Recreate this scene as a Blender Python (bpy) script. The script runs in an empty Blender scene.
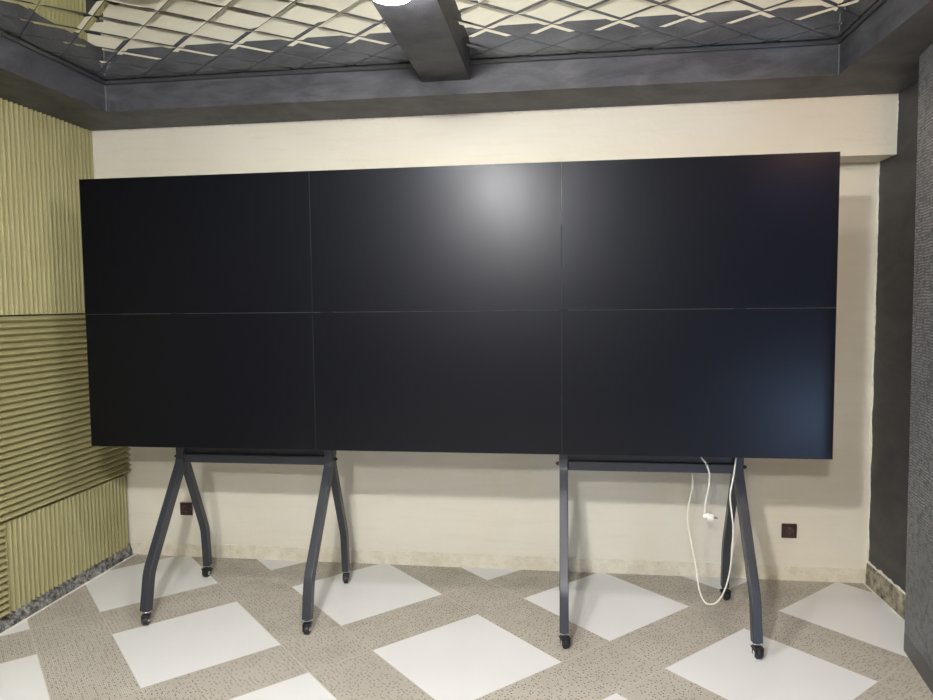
import bpy, bmesh, math, random
from mathutils import Vector, Matrix, noise
random.seed(7)
C = bpy.context.scene.collection

# ---------------------------------------------------------------- dimensions (metres, floor z = 0)
XL, XR = -0.2915, 4.1056          # left foam surface, right wall
DW, DB = 0.7435, 0.5423           # back wall, upper band of the back wall
ZT, ZC = 2.6024, 2.7603           # underside of the soffit beams, mirror ceiling
YB = 0.1753                       # front face of the back soffit beam
SB, SW, SH = 0.8535, 3.64, 1.37   # bottom, width and height of the video wall
YR = -5.5                         # rear wall of the room
S, G = 0.6052, 0.3107             # floor tile and strip
OX, OY, ANG = 0.2732, -0.2934, 0.7756

# ---------------------------------------------------------------- materials
def new_mat(name):
    m = bpy.data.materials.new(name); m.use_nodes = True
    nt = m.node_tree
    for n in list(nt.nodes): nt.nodes.remove(n)
    out = nt.nodes.new('ShaderNodeOutputMaterial'); b = nt.nodes.new('ShaderNodeBsdfPrincipled')
    nt.links.new(b.outputs[0], out.inputs[0])
    return m, nt, b
class NB:
    def __init__(s, nt): s.nt = nt
    def n(s, t, **kw):
        x = s.nt.nodes.new(t)
        for k, v in kw.items(): setattr(x, k, v)
        return x
    def set(s, sock, v):
        if isinstance(v, bpy.types.NodeSocket): s.nt.links.new(v, sock)
        elif isinstance(v, (tuple, list)) and len(v) == 3 and sock.type == 'RGBA': sock.default_value = (*v, 1)
        else: sock.default_value = v
    def m(s, op, a, b=0.0, c=0.0):
        x = s.n('ShaderNodeMath', operation=op)
        s.set(x.inputs[0], a); s.set(x.inputs[1], b); s.set(x.inputs[2], c)
        return x.outputs[0]
    def mix(s, f, a, b, bt='MIX'):
        x = s.n('ShaderNodeMix', data_type='RGBA', blend_type=bt)
        s.set(x.inputs[0], f); s.set(x.inputs[6], a); s.set(x.inputs[7], b)
        return x.outputs[2]
    def noise(s, vec, scale, detail=3, rough=.5, dist=0.0):
        x = s.n('ShaderNodeTexNoise'); s.set(x.inputs['Vector'], vec)
        x.inputs['Scale'].default_value = scale; x.inputs['Detail'].default_value = detail
        x.inputs['Roughness'].default_value = rough; x.inputs['Distortion'].default_value = dist
        return x.outputs[0]
    def ramp(s, f, a, b):
        x = s.n('ShaderNodeMapRange'); s.set(x.inputs[0], f)
        x.inputs[1].default_value = a; x.inputs[2].default_value = b
        return x.outputs[0]
    def pos(s): return s.n('ShaderNodeTexCoord').outputs['Object']
    def xyz(s, v):
        x = s.n('ShaderNodeSeparateXYZ'); s.set(x.inputs[0], v); return x.outputs
    def comb(s, a, b, c=0.0):
        x = s.n('ShaderNodeCombineXYZ'); s.set(x.inputs[0], a); s.set(x.inputs[1], b); s.set(x.inputs[2], c)
        return x.outputs[0]
    def bump(s, h, dist, strength=1.0):
        x = s.n('ShaderNodeBump'); s.set(x.inputs['Height'], h)
        x.inputs['Distance'].default_value = dist; x.inputs['Strength'].default_value = strength
        return x.outputs[0]

def simple(name, col, rough=.5, metal=0.0, spec=.5, emit=None, es=0.0, var=0.0, vs=8.0, bump=0.0, bs=200.0):
    m, nt, b = new_mat(name); k = NB(nt)
    b.inputs['Base Color'].default_value = (*col, 1)
    b.inputs['Roughness'].default_value = rough; b.inputs['Metallic'].default_value = metal
    b.inputs['Specular IOR Level'].default_value = spec
    if emit: b.inputs['Emission Color'].default_value = (*emit, 1); b.inputs['Emission Strength'].default_value = es
    if var:
        f = k.noise(k.pos(), vs, 4, .6)
        c = k.mix(k.ramp(f, .3, .7), tuple(x*(1-var) for x in col), tuple(min(1, x*(1+var)) for x in col))
        nt.links.new(c, b.inputs['Base Color'])
    if bump:
        nt.links.new(k.bump(k.noise(k.pos(), bs, 3), bump), b.inputs['Normal'])
    return m

def mat_cream():
    m, nt, b = new_mat('cream_plaster'); k = NB(nt); p = k.pos()
    f = k.noise(p, 1.3, 4, .6); c = k.mix(k.ramp(f, .35, .7), (.76, .71, .59), (.81, .765, .645))
    x, y, z = k.xyz(p)
    st = k.noise(k.comb(k.m('MULTIPLY', x, .8), y, k.m('MULTIPLY', z, 9.)), 3.0, 5, .65)
    c = k.mix(k.m('MULTIPLY', k.ramp(st, .52, .75), .3), c, (.68, .60, .46))
    nt.links.new(c, b.inputs['Base Color']); b.inputs['Roughness'].default_value = .55
    b.inputs['Specular IOR Level'].default_value = .3
    nt.links.new(k.bump(k.noise(p, 26., 4, .6), .004, .5), b.inputs['Normal'])
    return m
def mat_plaster_strip():
    m, nt, b = new_mat('bare_plaster'); k = NB(nt); p = k.pos()
    f = k.noise(p, 14, 6, .7); c = k.mix(k.ramp(f, .4, .62), (.79, .74, .60), (.70, .63, .49))
    g = k.noise(p, 60, 4, .7); c = k.mix(k.m('MULTIPLY', k.ramp(g, .58, .72), .5), c, (.42, .36, .26))
    nt.links.new(c, b.inputs['Base Color']); b.inputs['Roughness'].default_value = .85
    nt.links.new(k.bump(k.noise(p, 50., 5, .7), .01, .6), b.inputs['Normal'])
    return m
def mat_charcoal(name, c0, c1, sc=3.0, rough=.42):
    m, nt, b = new_mat(name); k = NB(nt); p = k.pos()
    x, y, z = k.xyz(p)
    q = k.comb(x, y, k.m('MULTIPLY', z, 2.5))
    f = k.noise(q, sc, 6, .62, 1.2)
    c = k.mix(k.ramp(f, .38, .68), c0, c1)
    nt.links.new(c, b.inputs['Base Color'])
    nt.links.new(k.ramp(k.noise(q, sc*2, 4), 0.0, 1.0), b.inputs['Roughness'])
    r = k.m('ADD', rough, k.m('MULTIPLY', k.noise(q, sc*2.2, 4), .25)); nt.links.new(r, b.inputs['Roughness'])
    nt.links.new(k.bump(k.noise(p, 90., 4, .6), .003, .5), b.inputs['Normal'])
    return m
def mat_wavy():
    m, nt, b = new_mat('embossed_dark_wallpaper'); k = NB(nt); p = k.pos()
    x, y, z = k.xyz(p)
    d = k.m('MULTIPLY', k.m('SUBTRACT', k.noise(k.comb(x, k.m('MULTIPLY', y, 1.), z), 16., 2, .5), .5), .022)
    zz = k.m('ADD', z, d)
    w = k.m('SINE', k.m('MULTIPLY', zz, 2*math.pi/.0125))
    brk = k.ramp(k.noise(k.comb(x, y, k.m('MULTIPLY', z, 1.6)), 30., 2), .34, .56)
    h = k.m('MULTIPLY', k.m('ADD', k.m('MULTIPLY', w, .5), .5), brk)
    sheen = k.ramp(k.noise(p, 2.2, 4, .6), .35, .7)
    c = k.mix(k.m('MULTIPLY', h, k.m('ADD', .25, k.m('MULTIPLY', sheen, .6))), (.060, .063, .078), (.40, .41, .44))  # ridge crests paler and bluish in patches: sheen put into the colour
    nt.links.new(c, b.inputs['Base Color']); b.inputs['Roughness'].default_value = .38
    nt.links.new(k.bump(h, .004, .8), b.inputs['Normal'])
    return m
def mat_foam():
    m, nt, b = new_mat('olive_foam'); k = NB(nt); p = k.pos()
    f = k.noise(p, 6, 4, .6); c = k.mix(k.ramp(f, .3, .7), (.360, .325, .165), (.385, .352, .185))
    nt.links.new(c, b.inputs['Base Color']); b.inputs['Roughness'].default_value = .95
    b.inputs['Specular IOR Level'].default_value = .1
    return m
def mat_rubble():
    m, nt, b = new_mat('grey_mortar'); k = NB(nt); p = k.pos()
    f = k.noise(p, 35, 6, .75); c = k.mix(k.ramp(f, .4, .62), (.04, .04, .04), (.42, .41, .38))
    nt.links.new(c, b.inputs['Base Color']); b.inputs['Roughness'].default_value = .9
    nt.links.new(k.bump(k.noise(p, 60., 5, .7), .02, .8), b.inputs['Normal'])
    return m
def mat_floor():
    m, nt, b = new_mat('tiled_floor'); k = NB(nt); p = k.pos()
    x, y, z = k.xyz(p)
    P = S + G
    dx = k.m('SUBTRACT', x, OX); dy = k.m('SUBTRACT', y, OY)
    ca, sa = math.cos(ANG), math.sin(ANG)
    u = k.m('ADD', k.m('MULTIPLY', dx, ca), k.m('MULTIPLY', dy, sa))
    v = k.m('SUBTRACT', k.m('MULTIPLY', dx, sa), k.m('MULTIPLY', dy, ca))
    fu = k.m('FLOORED_MODULO', u, P); fv = k.m('FLOORED_MODULO', v, P)
    white = k.m('MULTIPLY', k.m('LESS_THAN', fu, S), k.m('LESS_THAN', fv, S))
    def line(f):
        a = k.m('LESS_THAN', k.m('MINIMUM', f, k.m('SUBTRACT', P, f)), 0.002)
        c = k.m('LESS_THAN', k.m('ABSOLUTE', k.m('SUBTRACT', f, S)), .002)
        return k.m('MAXIMUM', a, c)
    grout = k.m('MAXIMUM', line(fu), line(fv))
    uv = k.comb(u, v)
    # speckled tile: a fine woven lattice with darker pits scattered on it
    gu = k.m('FLOORED_MODULO', u, .0075); gv = k.m('FLOORED_MODULO', v, .0075)
    du = k.m('SUBTRACT', gu, .00375); dv = k.m('SUBTRACT', gv, .00375)
    r2 = k.m('SQRT', k.m('ADD', k.m('MULTIPLY', du, du), k.m('MULTIPLY', dv, dv)))
    fine = k.m('LESS_THAN', r2, .0022)
    vo = k.n('ShaderNodeTexVoronoi', voronoi_dimensions='2D'); k.set(vo.inputs['Vector'], uv)
    vo.inputs['Scale'].default_value = 56.; vo.inputs['Randomness'].default_value = .75
    rnd = k.xyz(vo.outputs['Color'])[0]
    pit = k.m('MULTIPLY', k.m('LESS_THAN', vo.outputs['Distance'], .175), k.m('GREATER_THAN', rnd, .42))
    blot = k.ramp(k.noise(uv, 3.0, 5, .65), .35, .7)
    base = k.mix(blot, (.52, .48, .41), (.62, .575, .50))
    base = k.mix(k.m('MULTIPLY', k.ramp(k.noise(uv, 120., 2), .35, .75), .35), base, (.25, .22, .18))
    base = k.mix(k.m('MULTIPLY', fine, .5), base, (.16, .14, .11))
    base = k.mix(k.m('MULTIPLY', pit, .95), base, (.05, .042, .038))
    # brown scuffs, more of them where people rarely walk
    scuff = k.m('MULTIPLY', k.ramp(k.noise(k.comb(x, k.m('MULTIPLY', y, 1.6)), 2.6, 6, .7), .5, .72),
                k.ramp(y, -.6, .6))
    base = k.mix(k.m('MULTIPLY', scuff, .55), base, (.22, .185, .13))
    dust = k.ramp(k.noise(uv, 9., 6, .75), .62, .78)
    base = k.mix(k.m('MULTIPLY', dust, .35), base, (.56, .53, .47))
    base = k.mix(k.m('MULTIPLY', grout, .75), base, (.62, .56, .50))
    wt = k.mix(k.ramp(k.noise(uv, 2.0, 3), .35, .7), (.76, .755, .74), (.80, .795, .785))
    wt = k.mix(k.m('MULTIPLY', grout, .4), wt, (.5, .46, .42))
    c = k.mix(white, base, wt)
    nt.links.new(c, b.inputs['Base Color'])
    rr = k.m('ADD', k.m('MULTIPLY', white, -.27), .62); nt.links.new(rr, b.inputs['Roughness'])
    b.inputs['Specular IOR Level'].default_value = .4
    hh = k.m('ADD', k.m('MULTIPLY', pit, -1.), k.m('MULTIPLY', fine, -.3))
    hh = k.m('MULTIPLY', hh, k.m('SUBTRACT', 1., white))
    nt.links.new(k.bump(hh, .001, .4), b.inputs['Normal'])
    return m
def mat_screen():
    m, nt, b = new_mat('matte_black_display'); k = NB(nt)
    b.inputs['Base Color'].default_value = (.0020, .0023, .0042, 1)
    b.inputs['Roughness'].default_value = .38
    b.inputs['Coat Weight'].default_value = .21; b.inputs['Coat Roughness'].default_value = .26
    b.inputs['Specular IOR Level'].default_value = .17
    b.inputs['Specular Tint'].default_value = (.86, .88, 1.0, 1)
    return m
M = dict(
    cream=mat_cream(), strip=mat_plaster_strip(),
    beam=mat_charcoal('charcoal_wallpaper', (.034, .034, .041), (.088, .088, .100)),
    darkwall=mat_charcoal('dark_grey_wallpaper', (.028, .028, .032), (.050, .050, .055), 2.0, .4),
    wavy=mat_wavy(), foam=mat_foam(), rubble=mat_rubble(), floor=mat_floor(), screen=mat_screen(),
    mirror=simple('bevelled_mirror', (.90, .92, .88), .012, 1.0),
    moulding=simple('dark_moulding', (.035, .036, .040), .35),
    torn=simple('torn_paper_edge', (.80, .77, .70), .9, var=.15, vs=30),
    bezel=simple('bezel_grey', (.014, .015, .018), .6, spec=.25),
    housing=simple('housing_black', (.012, .012, .014), .5),
    powder=simple('powder_coated_steel', (.027, .030, .039), .38, 0.0, .6, bump=.0004, bs=600),
    rail=simple('black_rail', (.018, .019, .024), .4),
    rubber=simple('black_rubber', (.012, .012, .015), .45),
    chrome=simple('chrome', (.75, .75, .77), .18, 1.0),
    hubwhite=simple('pale_hub', (.7, .7, .7), .35),
    cable=simple('white_cable', (.78, .76, .66), .4),
    pin=simple('pin_metal', (.35, .33, .30), .3, 1.0),
    brown=simple('dark_brown_plastic', (.050, .026, .024), .28),
    brownin=simple('socket_well', (.075, .045, .040), .3),
    rear=simple('rear_wall_paint', (.09, .088, .085), .8, var=.06),
    lampbody=simple('lamp_housing', (.5, .5, .52), .4),
    lamp=simple('lamp_diffuser', (.9, .9, .9), .5, emit=(.93, .97, 1.0), es=1.0),
    frame=simple('window_frame_grey', (.2, .2, .22), .5),
)
def emitter(name, col, s):
    return simple(name, (.8, .8, .8), .5, emit=col, es=s)

# ---------------------------------------------------------------- mesh helpers
def add_box(bm, x0, x1, y0, y1, z0, z1, bev=0.0, seg=2):
    r = bmesh.ops.create_cube(bm, size=1.0)
    vs = r['verts']
    for v in vs:
        v.co = Vector(((x0+x1)/2 + v.co.x*(x1-x0), (y0+y1)/2 + v.co.y*(y1-y0), (z0+z1)/2 + v.co.z*(z1-z0)))
    if bev:
        es = list({e for v in vs for e in v.link_edges})
        bmesh.ops.bevel(bm, geom=es, offset=bev, segments=seg, profile=.5, affect='EDGES')
def add_cyl(bm, p, axis, r, h, seg=24, r2=None, bev=0.0):
    rot = Vector((0, 0, 1)).rotation_difference(Vector(axis).normalized()).to_matrix().to_4x4()
    rr = bmesh.ops.create_cone(bm, cap_ends=True, segments=seg, radius1=r, radius2=r if r2 is None else r2, depth=h,
                               matrix=Matrix.Translation(Vector(p)) @ rot)
    if bev:
        vs = rr['verts']; caps = [f for f in {f for v in vs for f in v.link_faces} if len(f.verts) > 4]
        es = list({e for f in caps for e in f.edges})
        bmesh.ops.bevel(bm, geom=es, offset=bev, segments=2, profile=.5, affect='EDGES')
def add_tube(bm, pts, r, seg=10):
    pts = [Vector(p) for p in pts]; rings = []
    up = Vector((0, 1, 0)); 
    for i, p in enumerate(pts):
        t = (pts[min(i+1, len(pts)-1)] - pts[max(i-1, 0)]).normalized()
        a = up - t*up.dot(t)
        if a.length < 1e-3: a = Vector((1, 0, 0)) - t*t.x
        a.normalize(); b = t.cross(a)
        rings.append([bm.verts.new(p + a*math.cos(2*math.pi*k/seg)*r + b*math.sin(2*math.pi*k/seg)*r) for k in range(seg)])
    for i in range(len(rings)-1):
        for k in range(seg):
            bm.faces.new((rings[i][k], rings[i][(k+1) % seg], rings[i+1][(k+1) % seg], rings[i+1][k]))
    bm.faces.new(rings[0][::-1]); bm.faces.new(rings[-1])
def smooth_path(pts, n=10):
    P = [Vector(p) for p in pts]; P = [P[0]*2-P[1]] + P + [P[-1]*2-P[-2]]; out = []
    for i in range(1, len(P)-2):
        for j in range(n):
            t = j/n; a, b, c, d = P[i-1:i+3]
            out.append(.5*((2*b)+(c-a)*t+(2*a-5*b+4*c-d)*t*t+(3*b-a-3*c+d)*t**3))
    out.append(P[-2]); return out
def add_leg(bm, path, w, d, ch=.006):
    """rectangular tube with rounded edges swept along a path in the YZ plane; w across x, d in the plane"""
    pts = [Vector((0, a, b)) for a, b in path]; rings = []
    sec = []
    for sx, sy in ((1, 1), (-1, 1), (-1, -1), (1, -1)):
        cx, cy = sx*(w/2-ch), sy*(d/2-ch)
        a0 = math.atan2(sy, sx) - math.pi/4
        for q in range(4):
            a = a0 + q*math.pi/6
            sec.append((cx + ch*math.cos(a), cy + ch*math.sin(a)))
    for i, p in enumerate(pts):
        t0 = (p - pts[i-1]).normalized() if i else (pts[1]-p).normalized()
        t1 = (pts[i+1]-p).normalized() if i < len(pts)-1 else t0
        t = (t0+t1).normalized(); n = Vector((1, 0, 0)).cross(t)
        sc = 1/max(.5, t.dot(t0))
        rings.append([bm.verts.new(p + Vector((1, 0, 0))*a + n*b*sc) for a, b in sec])
    N = len(sec)
    for i in range(len(rings)-1):
        for k in range(N):
            bm.faces.new((rings[i][k], rings[i][(k+1) % N], rings[i+1][(k+1) % N], rings[i+1][k]))
    bm.faces.new(rings[0][::-1]); bm.faces.new(rings[-1])
def arc_corner(a, b, c, r, n=6):
    a, b, c = Vector(a), Vector(b), Vector(c)
    p0 = b + (a-b).normalized()*r; p1 = b + (c-b).normalized()*r
    return [tuple((1-t)**2*p0 + 2*t*(1-t)*b + t*t*p1) for t in [i/n for i in range(n+1)]]
def obj(name, bm, m, parent=None, smooth=False, loc=None):
    bmesh.ops.recalc_face_normals(bm, faces=bm.faces)
    me = bpy.data.meshes.new(name); bm.to_mesh(me); bm.free()
    mats = m if isinstance(m, (list, tuple)) else [m]
    for x in mats: me.materials.append(x)
    if smooth:
        for p in me.polygons: p.use_smooth = True
        try: me.set_sharp_from_angle(angle=math.radians(35))
        except Exception: pass
    o = bpy.data.objects.new(name, me); C.objects.link(o)
    if parent: o.parent = parent
    if loc: o.location = loc
    return o
def tag(o, label=None, cat=None, group=None, kind=None):
    if label: o['label'] = label
    if cat: o['category'] = cat
    if group: o['group'] = group
    if kind: o['kind'] = kind
    return o
def empty(name, loc, label, cat, group=None):
    o = bpy.data.objects.new(name, None); C.objects.link(o); o.location = loc; o.empty_display_size = .1
    return tag(o, label, cat, group)
def box(name, x0, x1, y0, y1, z0, z1, m, parent=None, bev=0.0):
    bm = bmesh.new(); add_box(bm, x0, x1, y0, y1, z0, z1, bev); return obj(name, bm, m, parent)
def struct(o, label, cat='room'): return tag(o, label, cat, None, 'structure')
def copy_tree(o, parent=None):
    c = o.copy(); C.objects.link(c); c.parent = parent
    for ch in list(o.children): copy_tree(ch, c)
    return c

# ---------------------------------------------------------------- room shell
XE = 6.8
struct(box('floor', -.5, XE+.1, YR-.1, DW+.1, -.1, 0, M['floor']), 'floor of large white tiles set diagonally among speckled beige strips', 'floor')
struct(box('wall_back', -.5, XR+.25, DW, DW+.1, 0, 2.9, M['cream']), 'cream plastered wall behind the screens', 'wall')
struct(box('wall_back_band', -.36, XR, DB, DW, 1.45+SB, ZT+.02, M['cream']), 'cream projecting band along the top of the back wall', 'wall')
struct(box('wall_left', -.45, XL-.037, YR, DW, 0, 2.9, M['rear']), 'left wall behind the olive foam panels', 'wall')
struct(box('wall_right', XR, XR+.1, -.66, DW, 0, 2.9, M['darkwall']), 'smooth dark grey right wall between back wall and column', 'wall')
bm = bmesh.new()
q = [(3.950, -.034), (XR, -.034), (XR, -.70), (3.850, -.70)]
lo = [bm.verts.new((a, b, 0)) for a, b in q]; hi = [bm.verts.new((a - (.016 if i in (0, 3) else 0), b, ZT+.05)) for i, (a, b) in enumerate(q)]
for i in range(4): bm.faces.new((lo[i], lo[(i+1) % 4], hi[(i+1) % 4], hi[i]))
bm.faces.new(lo); bm.faces.new(hi)
struct(obj('wall_right_column', bm, M['wavy']), 'column on the right papered in dark wavy embossed wallpaper', 'wall')
bm = bmesh.new()
q = [(3.951, -.036), (3.951, -.04), (3.851, -.70), (3.86, -.705), (3.96, -.036)]
def prism(bm, q, z0, z1):
    lo = [bm.verts.new((a, b, z0)) for a, b in q]; hi = [bm.verts.new((a, b, z1)) for a, b in q]
    n = len(q)
    for i in range(n): bm.faces.new((lo[i], lo[(i+1) % n], hi[(i+1) % n], hi[i]))
    bm.faces.new(lo[::-1]); bm.faces.new(hi)
prism(bm, [(3.9475, -.036), (3.8475, -.70), (3.857, -.70), (3.957, -.036)], 0, .085)
struct(obj('baseboard_right_column', bm, simple('grey_skirting', (.085, .086, .09), .4)), 'dark skirting at the foot of the papered column', 'skirting')
struct(box('wall_right_return', XR, XE, -.70, -.60, 0, 2.9, M['rear']), 'wall returning behind the papered column', 'wall')
struct(box('wall_right_far', XE, XE+.1, YR, -.6, 0, 2.9, M['rear']), 'far right wall of the room', 'wall')
struct(box('wall_rear', -.45, XE+.1, YR-.1, YR, 0, 2.9, M['rear']), 'wall behind the viewer', 'wall')
struct(box('ceiling', -.45, XE+.1, YR, DW, ZC+.004, 2.95, M['beam']), 'dark ceiling above the mirror tiles', 'ceiling')

# soffit beams
bm = bmesh.new(); add_box(bm, -.35, XR, YB, DW, ZT, 2.86)
struct(obj('trim_1', bm, M['beam']), 'charcoal soffit beam running along the back wall', 'beam')
bm = bmesh.new(); add_box(bm, -.35, .048, YR, YB+.001, ZT, 2.86)
struct(obj('trim_2', bm, M['beam']), 'charcoal soffit beam running along the left wall', 'beam')
bm = bmesh.new(); add_box(bm, 3.688, XR+.05, -.71, YB+.001, ZT, 2.86); add_box(bm, 3.688, XE, YR, -.69, ZT, 2.86)
struct(obj('trim_3', bm, M['beam']), 'charcoal soffit beam running along the right side of the ceiling', 'beam')
# cross box under the ceiling
bm = bmesh.new()
add_box(bm, 1.748, 1.983, YR, YB, ZC-.092, 2.86)
struct(obj('trim_4', bm, M['beam']), 'dark boxed beam crossing the mirror ceiling towards the screens', 'beam')
# slim moulding around the mirror
bm = bmesh.new()
add_box(bm, .048, 3.688, YB-.014, YB, ZC-.022, ZC-.002, .004)
add_box(bm, .048, .062, YR, YB, ZC-.022, ZC-.002, .004)
add_box(bm, 3.674, 3.688, YR, YB, ZC-.022, ZC-.002, .004)
struct(obj('trim_5', bm, M['moulding']), 'thin dark moulding between the mirror ceiling and its beams', 'moulding')
# pale paint lines down the beam corners
bm = bmesh.new()
add_box(bm, .048, .0515, YB-.0035, YB, ZT+.004, ZC-.02); add_box(bm, 3.6845, 3.688, YB-.0035, YB, ZT+.004, ZC-.02)
struct(obj('trim_6', bm, simple('pale_corner_line', (.17, .17, .19), .6)), 'pale lines down the two inner corners of the ceiling beams', 'trim')

# mirror tiles: diamonds with ground bevels
def mirror_ceiling():
    bm = bmesh.new(); hx, hy = .1427, .129; x0, y0 = 2.102, -.473
    w = .021; tilt = math.radians(5.6); jg = .0016
    L = math.hypot(hx, hy); nrm = hx*hy/L; k = 1 - w/nrm; dz = w*math.tan(tilt)
    for i in range(-15, 13):
        for j in range(-50, 7):
            if (i+j) % 2 == 0: continue
            cx, cy = x0+i*hx, y0+j*hy
            if cy < YR+.1: continue
            kj = 1 - jg/nrm; o = [(cx+hx*kj, cy), (cx, cy+hy*kj), (cx-hx*kj, cy), (cx, cy-hy*kj)]
            inn = [(cx+(a-cx)*k, cy+(b-cy)*k) for a, b in o]
            V = [bm.verts.new((a, b, ZC+dz)) for a, b in o]; I = [bm.verts.new((a, b, ZC)) for a, b in inn]
            bm.faces.new(I)
            for t in range(4): bm.faces.new((V[t], V[(t+1) % 4], I[(t+1) % 4], I[t]))
    bmesh.ops.remove_doubles(bm, verts=bm.verts, dist=1e-5)
    return bm
struct(obj('ceiling_mirror', mirror_ceiling(), M['mirror']), 'ceiling of diamond mirror tiles with bevelled edges', 'ceiling')

# uneven plaster strip at the foot of the back wall
def ragged_strip(along0, along1, z0, z1, depth, to_world, n=160, amp=.008, f=9.0, both=False, seed=0.0):
    """a thin solid strip whose upper edge is ragged; to_world(a, d, z)"""
    bm = bmesh.new(); cols = []
    for i in range(n+1):
        a = along0 + (along1-along0)*i/n
        h = amp*(noise.noise(Vector((a*f+seed, 3.1, seed)))*1.6 + noise.noise(Vector((a*f*5, 7.7, seed)))*.7)
        g = amp*noise.noise(Vector((a*f*3, 1.7, seed+4))) if both else 0
        cols.append([bm.verts.new(to_world(a, d, z)) for d, z in ((0, z0+g), (depth, z0+g), (depth*.8, z1+h-.002), (0, z1+h))])
    for i in range(n):
        for k in range(4):
            bm.faces.new((cols[i][k], cols[i][(k+1) % 4], cols[i+1][(k+1) % 4], cols[i+1][k]))
    bm.faces.new(cols[0]); bm.faces.new(cols[-1][::-1])
    return bm
struct(obj('baseboard_back', ragged_strip(XL-.03, XR, 0, .082, .007, lambda a, d, z: (a, DW-d, z), 260, .006), M['strip']),
       'rough plaster strip left at the foot of the cream wall', 'skirting')
# torn bits along the dark wallpaper
bm = ragged_strip(.02, 1.45+SB, 0, .012, .004, lambda a, d, z: (XR-d, DW-z, a), 220, .007, 7.0, False, 2.0)
struct(obj('trim_7', bm, M['torn']), 'ragged pale paper edge down the corner beside the dark wall', 'trim')
bm = ragged_strip(1.45+SB, ZT, 0, .016, .004, lambda a, d, z: (XR-d, DB+.016-z, a), 60, .012, 12.0, False, 5.0)
struct(obj('trim_8', bm, M['torn']), 'ragged pale paper edge at the end of the projecting band', 'trim')
bm = ragged_strip(XL, XR, 0, .006, .004, lambda a, d, z: (a, DB-d, ZT-z), 220, .006, 8.0, False, 8.0)
struct(obj('trim_9', bm, M['torn']), 'thin uneven plaster edge under the back ceiling beam', 'trim')
# broken skirting recess on the dark right wall
def rough_bed(x0, x1, y0, y1, z0, z1, ny, nz, amp, face, seed):
    bm = bmesh.new(); g = []
    for i in range(ny+1):
        row = []
        for j in range(nz+1):
            y = y0+(y1-y0)*i/ny; t = j/nz; z = z0+(z1-z0)*t
            d = amp*(noise.noise(Vector((y*38, z*38, seed)))+.6*noise.noise(Vector((y*90, z*90, seed))))
            edge = min(1, 3*min(t+.15, 1.05-t))
            row.append(bm.verts.new((x0+(x1-x0)*t + face*max(-.004, d)*edge, y, z)))
        g.append(row)
    for i in range(ny):
        for j in range(nz): bm.faces.new((g[i][j], g[i+1][j], g[i+1][j+1], g[i][j+1]))
    r = bmesh.ops.extrude_face_region(bm, geom=list(bm.faces))
    for v in [e for e in r['geom'] if isinstance(e, bmesh.types.BMVert)]: v.co.x -= face*.02
    return bm
struct(obj('baseboard_left', rough_bed(XL+.014, XL-.012, YR+.02, DW-.004, 0, .075, 700, 6, .012, 1, 1.0), M['rubble'], None, True),
       'exposed crumbling grey mortar below the olive foam panels', 'skirting')
struct(box('trim_10', XL+.022, XL+.031, YR+.02, DW-.01, 0, .005, M['torn'], None, .001), 'pale sealant line where the left wall meets the floor', 'trim')
struct(obj('baseboard_right', rough_bed(XR-.012, XR-.006, -.03, DW-.008, 0, .12, 110, 8, .010, -1, 3.0),
       simple('broken_mortar', (.30, .27, .20), .9, var=.75, vs=26, bump=.004, bs=60), None, True),
       'broken mortar where the skirting is missing from the dark wall', 'skirting')
struct(obj('trim_11', ragged_strip(-.03, DW-.01, 0, .012, .006, lambda a, d, z: (XR-d, a, z+.118), 120, .006, 20., True, 6.), M['torn']),
       'torn pale edge above the missing skirting of the dark wall', 'trim')
struct(box('trim_12', XR-.024, XR-.016, -.03, DW-.01, 0, .006, M['torn'], None, .001), 'pale sealant line along the foot of the dark wall', 'trim')

# ---------------------------------------------------------------- olive acoustic foam panels
def foam_panel(y0, y1, z0, z1, vertical, label, pitch=1/30., depth=.036, back=.006):
    """wedge ridges from wall plane XL-.036 out; ridge tips at XL+.006"""
    bm = bmesh.new(); xb = XL-.036; xs = xb+back; xt = xs+depth+(0 if vertical else .017)
    a0, a1 = (y0, y1) if vertical else (z0, z1)
    b0, b1 = (z0, z1) if vertical else (y0, y1)
    n = max(1, round((a1-a0)/pitch)); p = (a1-a0)/n
    if not vertical: xs = xt-.027
    prof = [(a0, xb)]
    for i in range(n):
        c = a0+p*(i+.5)
        prof += [(a0+p*i+.0015, xs), (c-.0045, xt-.004), (c-.0015, xt), (c+.0015, xt), (c+.0045, xt-.004), (a0+p*(i+1)-.0015, xs)]
    prof.append((a1, xb))
    nb = 24; rows = []
    for k in range(nb+1):
        t = k/nb; b = b0+(b1-b0)*t; row = []
        for j, (a, x) in enumerate(prof):
            wob = 0
            wx = .0006*noise.noise(Vector((a*3, b*2, 5.0))) if x > xs else 0
            row.append(bm.verts.new((x+wx, a+wob, b) if vertical else (x+wx, b, a+wob)))
        rows.append(row)
    N = len(prof)
    for k in range(nb):
        for j in range(N):
            bm.faces.new((rows[k][j], rows[k][(j+1) % N], rows[k+1][(j+1) % N], rows[k+1][j]))
    bm.faces.new(rows[0]); bm.faces.new(rows[-1][::-1])
    o = obj('acoustic_foam_panel', bm, M['foam'])
    return tag(o, label, 'foam panel', 'olive foam panels on the left wall')
foam_panel(-.258, DB-.002, 1.541, ZT-.001, True, 'tall olive foam panel with vertical ridges, reaching up to the ceiling beam')
foam_panel(-.262, DW-.003, .527, 1.534, False, 'olive foam panel with horizontal ridges, level with the bottom row of screens')
foam_panel(-.284, DW-.030, .064, .521, True, 'low olive foam panel with vertical ridges just above the floor')
foam_panel(-1.29, -.290, .064, .521, False, 'horizontally ridged foam panel at the lower left edge of the photo')
foam_panel(-1.262, -.264, 1.541, ZT-.001, True, 'vertically ridged foam panel at the upper left edge of the photo')
foam_panel(-1.262, -.268, .527, 1.534, False, 'horizontally ridged foam panel at the far left, middle row')

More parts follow.
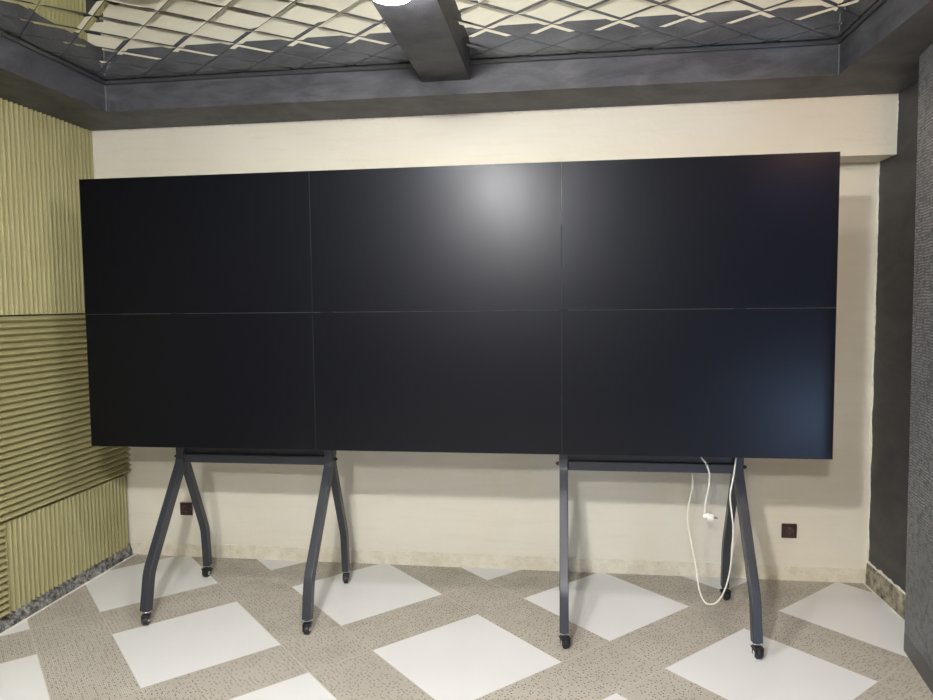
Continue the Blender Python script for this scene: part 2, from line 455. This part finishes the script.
# ---------------------------------------------------------------- the six display panels
PW, PH = SW/3, SH/2
def make_display():
    r = empty('display_panel', (0, 0, 0), 'x', 'display', 'black screens of the video wall')
    g = .0004; b = .0016; dp = .055
    bm = bmesh.new()   # bezel: a real rim with depth
    x0, x1, z0, z1 = g, PW-g, g, PH-g
    for (a, c, d, e) in ((x0, x1, z0, z0+b), (x0, x1, z1-b, z1), (x0, x0+b, z0+b, z1-b), (x1-b, x1, z0+b, z1-b)):
        add_box(bm, a, c, -.0006, .014, d, e)
    obj('bezel', bm, M['bezel'], r)
    bm = bmesh.new(); add_box(bm, x0+b, x1-b, .0008, .010, z0+b, z1-b); obj('screen', bm, M['screen'], r)
    bm = bmesh.new(); add_box(bm, x0+.001, x1-.001, .014, dp, z0+.001, z1-.001, .002)
    add_box(bm, x0+.18, x1-.18, dp-.003, dp+.028, z0+.11, z1-.11, .006)
    obj('back_cover', bm, M['housing'], r)
    return r
d0 = make_display(); first = True
rows = ['bottom', 'top']; colsn = ['left', 'middle', 'right']
lab = {(0, 0): 'black display panel at the bottom left of the video wall, beside the ridged foam',
       (1, 0): 'black display panel at the bottom middle of the video wall, between the two stands',
       (2, 0): 'black display panel at the bottom right of the video wall, bluish in its corner',
       (0, 1): 'black display panel at the top left of the video wall, darkest of the upper row',
       (1, 1): 'black display panel at the top middle of the video wall, catching the lamp reflection',
       (2, 1): 'black display panel at the top right of the video wall, nearest the dark right wall'}
for j in range(2):
    for i in range(3):
        o = d0 if first else copy_tree(d0); first = False
        o.location = (i*PW, 0, SB + j*PH); o['label'] = lab[(i, j)]

# ---------------------------------------------------------------- rolling stands
YP = .222
def make_caster(parent, x, y, ztop, turn):
    bm = bmesh.new()   # swivel head and fork
    add_cyl(bm, (x, y, ztop-.004), (0, 0, 1), .017, .010, 20, bev=.002)
    add_cyl(bm, (x, y, ztop-.012), (0, 0, 1), .013, .010, 20)
    ct, st = math.cos(turn), math.sin(turn)
    rot = Matrix.Rotation(turn, 4, 'Z'); off = Vector((0, -.014, 0)); off.rotate(rot)
    wc = Vector((x, y, .0255)) + off
    sub = bmesh.new(); 
    add_box(sub, -.019, .019, -.022, .022, .022, .030, .003)
    for s in (-1, 1): add_box(sub, s*.017-.002, s*.017+.002, -.016, .022, -.010, .026, .0015)
    bmesh.ops.transform(sub, matrix=Matrix.Translation(wc) @ rot, verts=sub.verts)
    me = bpy.data.meshes.new('tmp'); sub.to_mesh(me); sub.free(); bm.from_mesh(me); bpy.data.meshes.remove(me)
    c = obj('caster', bm, M['rubber'], parent, True)
    bm = bmesh.new(); add_cyl(bm, (x, y, ztop-.007), (0, 0, 1), .0185, .007, 24, bev=.0015)
    h = obj('swivel_collar', bm, M['chrome'], c, True); h['label'] = 'bright metal collar'
    ax = Vector((ct, st, 0))
    bm = bmesh.new()
    add_cyl(bm, wc, ax, .0255, .024, 32, bev=.004); w = obj('wheel', bm, M['rubber'], c, True)
    bm = bmesh.new()
    add_cyl(bm, wc, ax, .011, .040, 20, bev=.0015); h = obj('hub', bm, M['chrome'], c, True); h['label'] = 'bright metal hub'
    bm = bmesh.new()
    t = bmesh.new(); add_box(t, -.020, .020, .010, .036, .012, .020, .003)
    add_box(t, -.014, .014, .024, .038, .0, .018, .003)
    bmesh.ops.transform(t, matrix=Matrix.Translation(wc) @ rot, verts=t.verts)
    me = bpy.data.meshes.new('tmp'); t.to_mesh(me); t.free(); bm.from_mesh(me); bpy.data.meshes.remove(me)
    obj('brake_lever', bm, M['rubber'], c, True)
def make_stand(x0, x1, label):
    r = empty('rolling_screen_stand', ((x0+x1)/2, YP, 0), label, 'stand', 'rolling stands under the video wall')
    inv = Matrix.Translation((-(x0+x1)/2, -YP, 0))
    kids = []
    W_, D_ = .042, .051
    zt = .80
    front = [(YP-.006, .83), (YP-.006, .80)] 
    front = [(YP-.008, .835)] + arc_corner((YP-.008, .835), (YP-.008, .748), (-.134, .250), .05) + \
            arc_corner((YP-.008, .748), (-.134, .250), (-.172, .068), .04) + [(-.172, .068)]
    rear = [(YP+.012, .83)] + arc_corner((YP+.012, .83), (YP+.012, .748), (.430, .290), .05) + \
            arc_corner((YP+.012, .748), (.430, .290), (.446, .068), .04) + [(.446, .068)]
    for n, x in enumerate((x0, x1)):
        bm = bmesh.new(); add_leg(bm, front, W_, D_, .004); o = obj('leg', bm, M['powder'], r, False, (x, 0, 0)); kids.append(o)
        bm = bmesh.new(); add_leg(bm, rear, W_-.004, D_-.008, .004); o = obj('leg', bm, M['powder'], r, False, (x, 0, 0)); kids.append(o)
        bm = bmesh.new(); add_box(bm, x-.023, x+.023, YP-.034, YP+.036, .775, SB+1.10, .005)
        p = obj('post', bm, M['powder'], r); kids.append(p)
        out = -1 if n == 0 else 1
        bm = bmesh.new()
        add_cyl(bm, (x+out*.029, YP-.01, .762), (1, 0, 0), .010, .012, 16, bev=.002)
        add_cyl(bm, (x+out*.036, YP-.01, .762), (1, 0, 0), .006, .010, 12)
        kids.append(obj('knob', bm, M['rubber'], p, True))
        for q, zc in enumerate((SB+.22, SB+.50, SB+.90)):
            bm = bmesh.new()
            add_box(bm, x-.018, x+.018, .084, YP-.030, zc-.03, zc+.03, .003)
            kids.append(obj('bracket', bm, M['rail'], r))
        make_caster(r, x, -.172, .070, .35 if n == 0 else .15)
        make_caster(r, x, .446, .070, -.2 if n == 0 else .25)
    bm = bmesh.new(); add_box(bm, x0+.020, x1-.020, YP-.028, YP+.022, .731, .778, .006)
    obj('crossbar', bm, M['powder'], r)
    bm = bmesh.new(); add_box(bm, x0+.020, x1-.020, YP-.004, YP+.026, .772, .815, .003)
    o = obj('back_rail', bm, M['rail'], r); o['label'] = 'black rail just above the grey crossbar'
    for zc in (SB+.22, SB+.90):
        bm = bmesh.new(); add_box(bm, x0+.020, x1-.020, YP-.02, YP+.02, zc-.025, zc+.025, .004)
        obj('cross_rail', bm, M['rail'], r)
    # give every direct child its place relative to the empty
    T = Matrix.Translation((-(x0+x1)/2, -YP, 0))
    for ch in r.children: ch.location = ch.location + Vector((-(x0+x1)/2, -YP, 0))
    return r
make_stand(.378, 1.212, 'dark grey rolling stand with splayed legs under the left half of the video wall')
make_stand(2.436, 3.280, 'dark grey rolling stand with splayed legs and white cables, under the right half')

# ---------------------------------------------------------------- cables and plug
r = empty('power_cable', (3.24, .11, .86), 'long white cable hanging from the screens in a loop almost touching the floor', 'cable')
pts = [(3.243, .105, .90), (3.243, .090, .845), (3.226, .072, .74), (3.213, .070, .657), (3.222, .070, .57), (3.229, .070, .492), (3.221, .070, .323), (3.200, .075, .21),
       (3.168, .085, .138), (3.135, .095, .116), (3.108, .105, .125), (3.088, .13, .175), (3.080, .16, .26), (3.060, .18, .38), (3.044, .2, .481), (3.046, .2, .55), (3.054, .2, .61),
       (3.066, .205, .66), (3.072, .25, .716), (3.070, .30, .80), (3.06, .29, .90)]
bm = bmesh.new(); add_tube(bm, [Vector(p)-Vector((3.24, .11, .86)) for p in smooth_path(pts, 8)], .0036, 10)
obj('cord', bm, M['cable'], r, True)
r = empty('plug_cable', (3.08, .12, .87), 'short white cable ending in a plug, hanging from the right stand crossbar', 'cable')
O = Vector((3.08, .12, .87))
pts = [(3.07, .13, .90), (3.088, .125, .83), (3.110, .12, .80), (3.126, .12, .756), (3.128, .12, .71), (3.120, .12, .655), (3.110, .12, .60), (3.108, .12, .565), (3.109, .12, .545)]
bm = bmesh.new(); add_tube(bm, [Vector(p)-O for p in smooth_path(pts, 8)], .0042, 10)
obj('cord', bm, M['cable'], r, True)
bm = bmesh.new()
add_cyl(bm, Vector((3.132, .12, .534))-O, (1, .1, -.05), .0185, .030, 20, bev=.004)
add_cyl(bm, Vector((3.116, .12, .540))-O, (1, 0, .5), .010, .026, 16, r2=.015)
pl = obj('plug', bm, M['cable'], r, True)
bm = bmesh.new()
for s in (-1, 1): add_cyl(bm, Vector((3.157, .121+s*.0095, .533))-O, (1, .1, -.05), .0024, .022, 10)
o = obj('pins', bm, M['pin'], pl, True); o['label'] = 'two grey metal pins'

# ---------------------------------------------------------------- wall sockets
def socket(x, z, label):
    r = empty('wall_socket', (x, DW, z), label, 'socket', 'dark brown sockets low on the cream wall')
    h = .041
    bm = bmesh.new(); add_box(bm, -h, h, -.010, 0, -h, h, .005, 3)
    pf = obj('faceplate', bm, M['brown'], r, True)
    bm = bmesh.new()      # ring and sunken well
    n = 40
    prof = [(.0205, -.0145), (.0235, -.0155), (.0255, -.0095)]
    prof = [(.0, -.0100), (.0195, -.0100), (.0205, -.0150), (.0235, -.0155), (.0260, -.0095)]
    ringv = []
    for rr, y in prof[1:]:
        ringv.append([bm.verts.new((rr*math.cos(2*math.pi*k/n), y, rr*math.sin(2*math.pi*k/n))) for k in range(n)])
    for a in range(len(ringv)-1):
        for k in range(n): bm.faces.new((ringv[a][k], ringv[a][(k+1) % n], ringv[a+1][(k+1) % n], ringv[a+1][k]))
    cv = bm.verts.new((0, -.0102, 0))
    for k in range(n): bm.faces.new((cv, ringv[0][k], ringv[0][(k+1) % n]))
    obj('well', bm, M['brownin'], r, True)
    bm = bmesh.new()
    for s in (-1, 1): add_cyl(bm, (s*.0095, -.011, -.001), (0, 1, 0), .0026, .002, 12)
    obj('holes', bm, M['rubber'], r)
    for s in (-1, 1):
        bm = bmesh.new(); add_box(bm, -.003, .003, -.013, -.010, s*.0175-.0015, s*.0175+.0015)
        obj('earth_clip', bm, M['pin'], r)
    return r
socket(.091, .305, 'dark brown wall socket seen between the splayed legs of the left stand')
socket(3.688, .284, 'dark brown wall socket to the right of both stands')

# ---------------------------------------------------------------- lamps
LAMPE = 50.0
def lamp(x, y, z, rad, h, e, col, label, mname):
    r = empty('ceiling_light', (x, y, z), label, 'ceiling light')
    bm = bmesh.new(); add_cyl(bm, (0, 0, -.007), (0, 0, 1), rad+.006, .014, 48, bev=.003); obj('lamp_body', bm, M['lampbody'], r, True)
    bm = bmesh.new(); add_cyl(bm, (0, 0, -.012-h/2), (0, 0, 1), rad*.8, h, 48, r2=rad, bev=.008)
    obj('diffuser', bm, emitter(mname, col, e), r, True)
    return r
ZL = ZC-.092
cool = (1.0, .99, .96)
lamp(1.865, -.97, ZL, .085, .060, LAMPE, cool, 'bright white ceiling light under the boxed beam, nearest the screens', 'lamp_white_near')
lamp(1.865, -3.05, ZL, .10, .075, LAMPE*3.7, cool, 'white ceiling light under the boxed beam, directly above the viewer', 'lamp_white_mid')
lamp(1.865, -5.10, ZL, .10, .075, LAMPE*3.7, cool, 'white ceiling light under the boxed beam, nearest the rear wall', 'lamp_white_far')
lamp(3.80, -.88, ZT, .03, .03, 100, (1.0, .55, .28), 'small warm light under the right ceiling beam', 'lamp_warm')  # warm source added to tint the right end of the back wall

# glowing pane added in the unseen rear wall, for bluish screen reflections
def window(n, x0, x1, z0, z1, e, col, lb):
    r = bpy.data.objects.new('window_%d' % n, None); C.objects.link(r); r.location = ((x0+x1)/2, YR, (z0+z1)/2)
    struct(r, lb, 'window')
    a, b = (x1-x0)/2, (z1-z0)/2
    bm = bmesh.new()
    for q in ((-a-.04, a+.04, -b-.04, -b), (-a-.04, a+.04, b, b+.04), (-a-.04, -a, -b, b), (a, a+.04, -b, b), (-.015, .015, -b, b)):
        add_box(bm, q[0], q[1], 0, .05, q[2], q[3])
    obj('window_frame', bm, M['frame'], r)
    bm = bmesh.new(); add_box(bm, -a, a, .004, .014, -b, b); obj('window_glass', bm, emitter('daylit_glass_%d' % n, col, e), r)
lamp(4.46, -3.4, ZT, .10, .03, 17, (.25, .33, 1.0), 'dim blue ceiling light far to the right of the viewer', 'lamp_blue')  # blue source added out of view, mirrored in the top right screen
window(1, 5.25, 5.62, .05, .30, 26.0, (.42, .62, 1.0), 'daylit low window in the rear wall')

# ---------------------------------------------------------------- camera
f, cx, cy, cz, yaw, pit, rol = 705.93, 2.4247, -3.3407, .7292+SB, -.1338, -.0682, -.0106
F = Vector((math.sin(yaw)*math.cos(pit), math.cos(yaw)*math.cos(pit), math.sin(pit)))
Rt = Vector((math.cos(yaw), -math.sin(yaw), 0)); Up = Rt.cross(F)
R2 = Rt*math.cos(rol)+Up*math.sin(rol); U2 = -Rt*math.sin(rol)+Up*math.cos(rol)
cam = bpy.data.cameras.new('camera'); co = bpy.data.objects.new('camera', cam); C.objects.link(co)
cam.sensor_fit = 'HORIZONTAL'; cam.sensor_width = 36; cam.lens = 36*f/933; cam.clip_start = .05
mt = Matrix((( R2.x, U2.x, -F.x, cx), (R2.y, U2.y, -F.y, cy), (R2.z, U2.z, -F.z, cz), (0, 0, 0, 1)))
co.matrix_world = mt
bpy.context.scene.camera = co

w = bpy.data.worlds.new('world'); bpy.context.scene.world = w; w.use_nodes = True
bg = w.node_tree.nodes.get('Background'); bg.inputs[0].default_value = (.5, .55, .6, 1); bg.inputs[1].default_value = .2
vs = bpy.context.scene.view_settings
vs.view_transform = 'Standard'; vs.look = 'None'; vs.gamma = 1.0; vs.use_curve_mapping = False
vs.exposure = 2.47
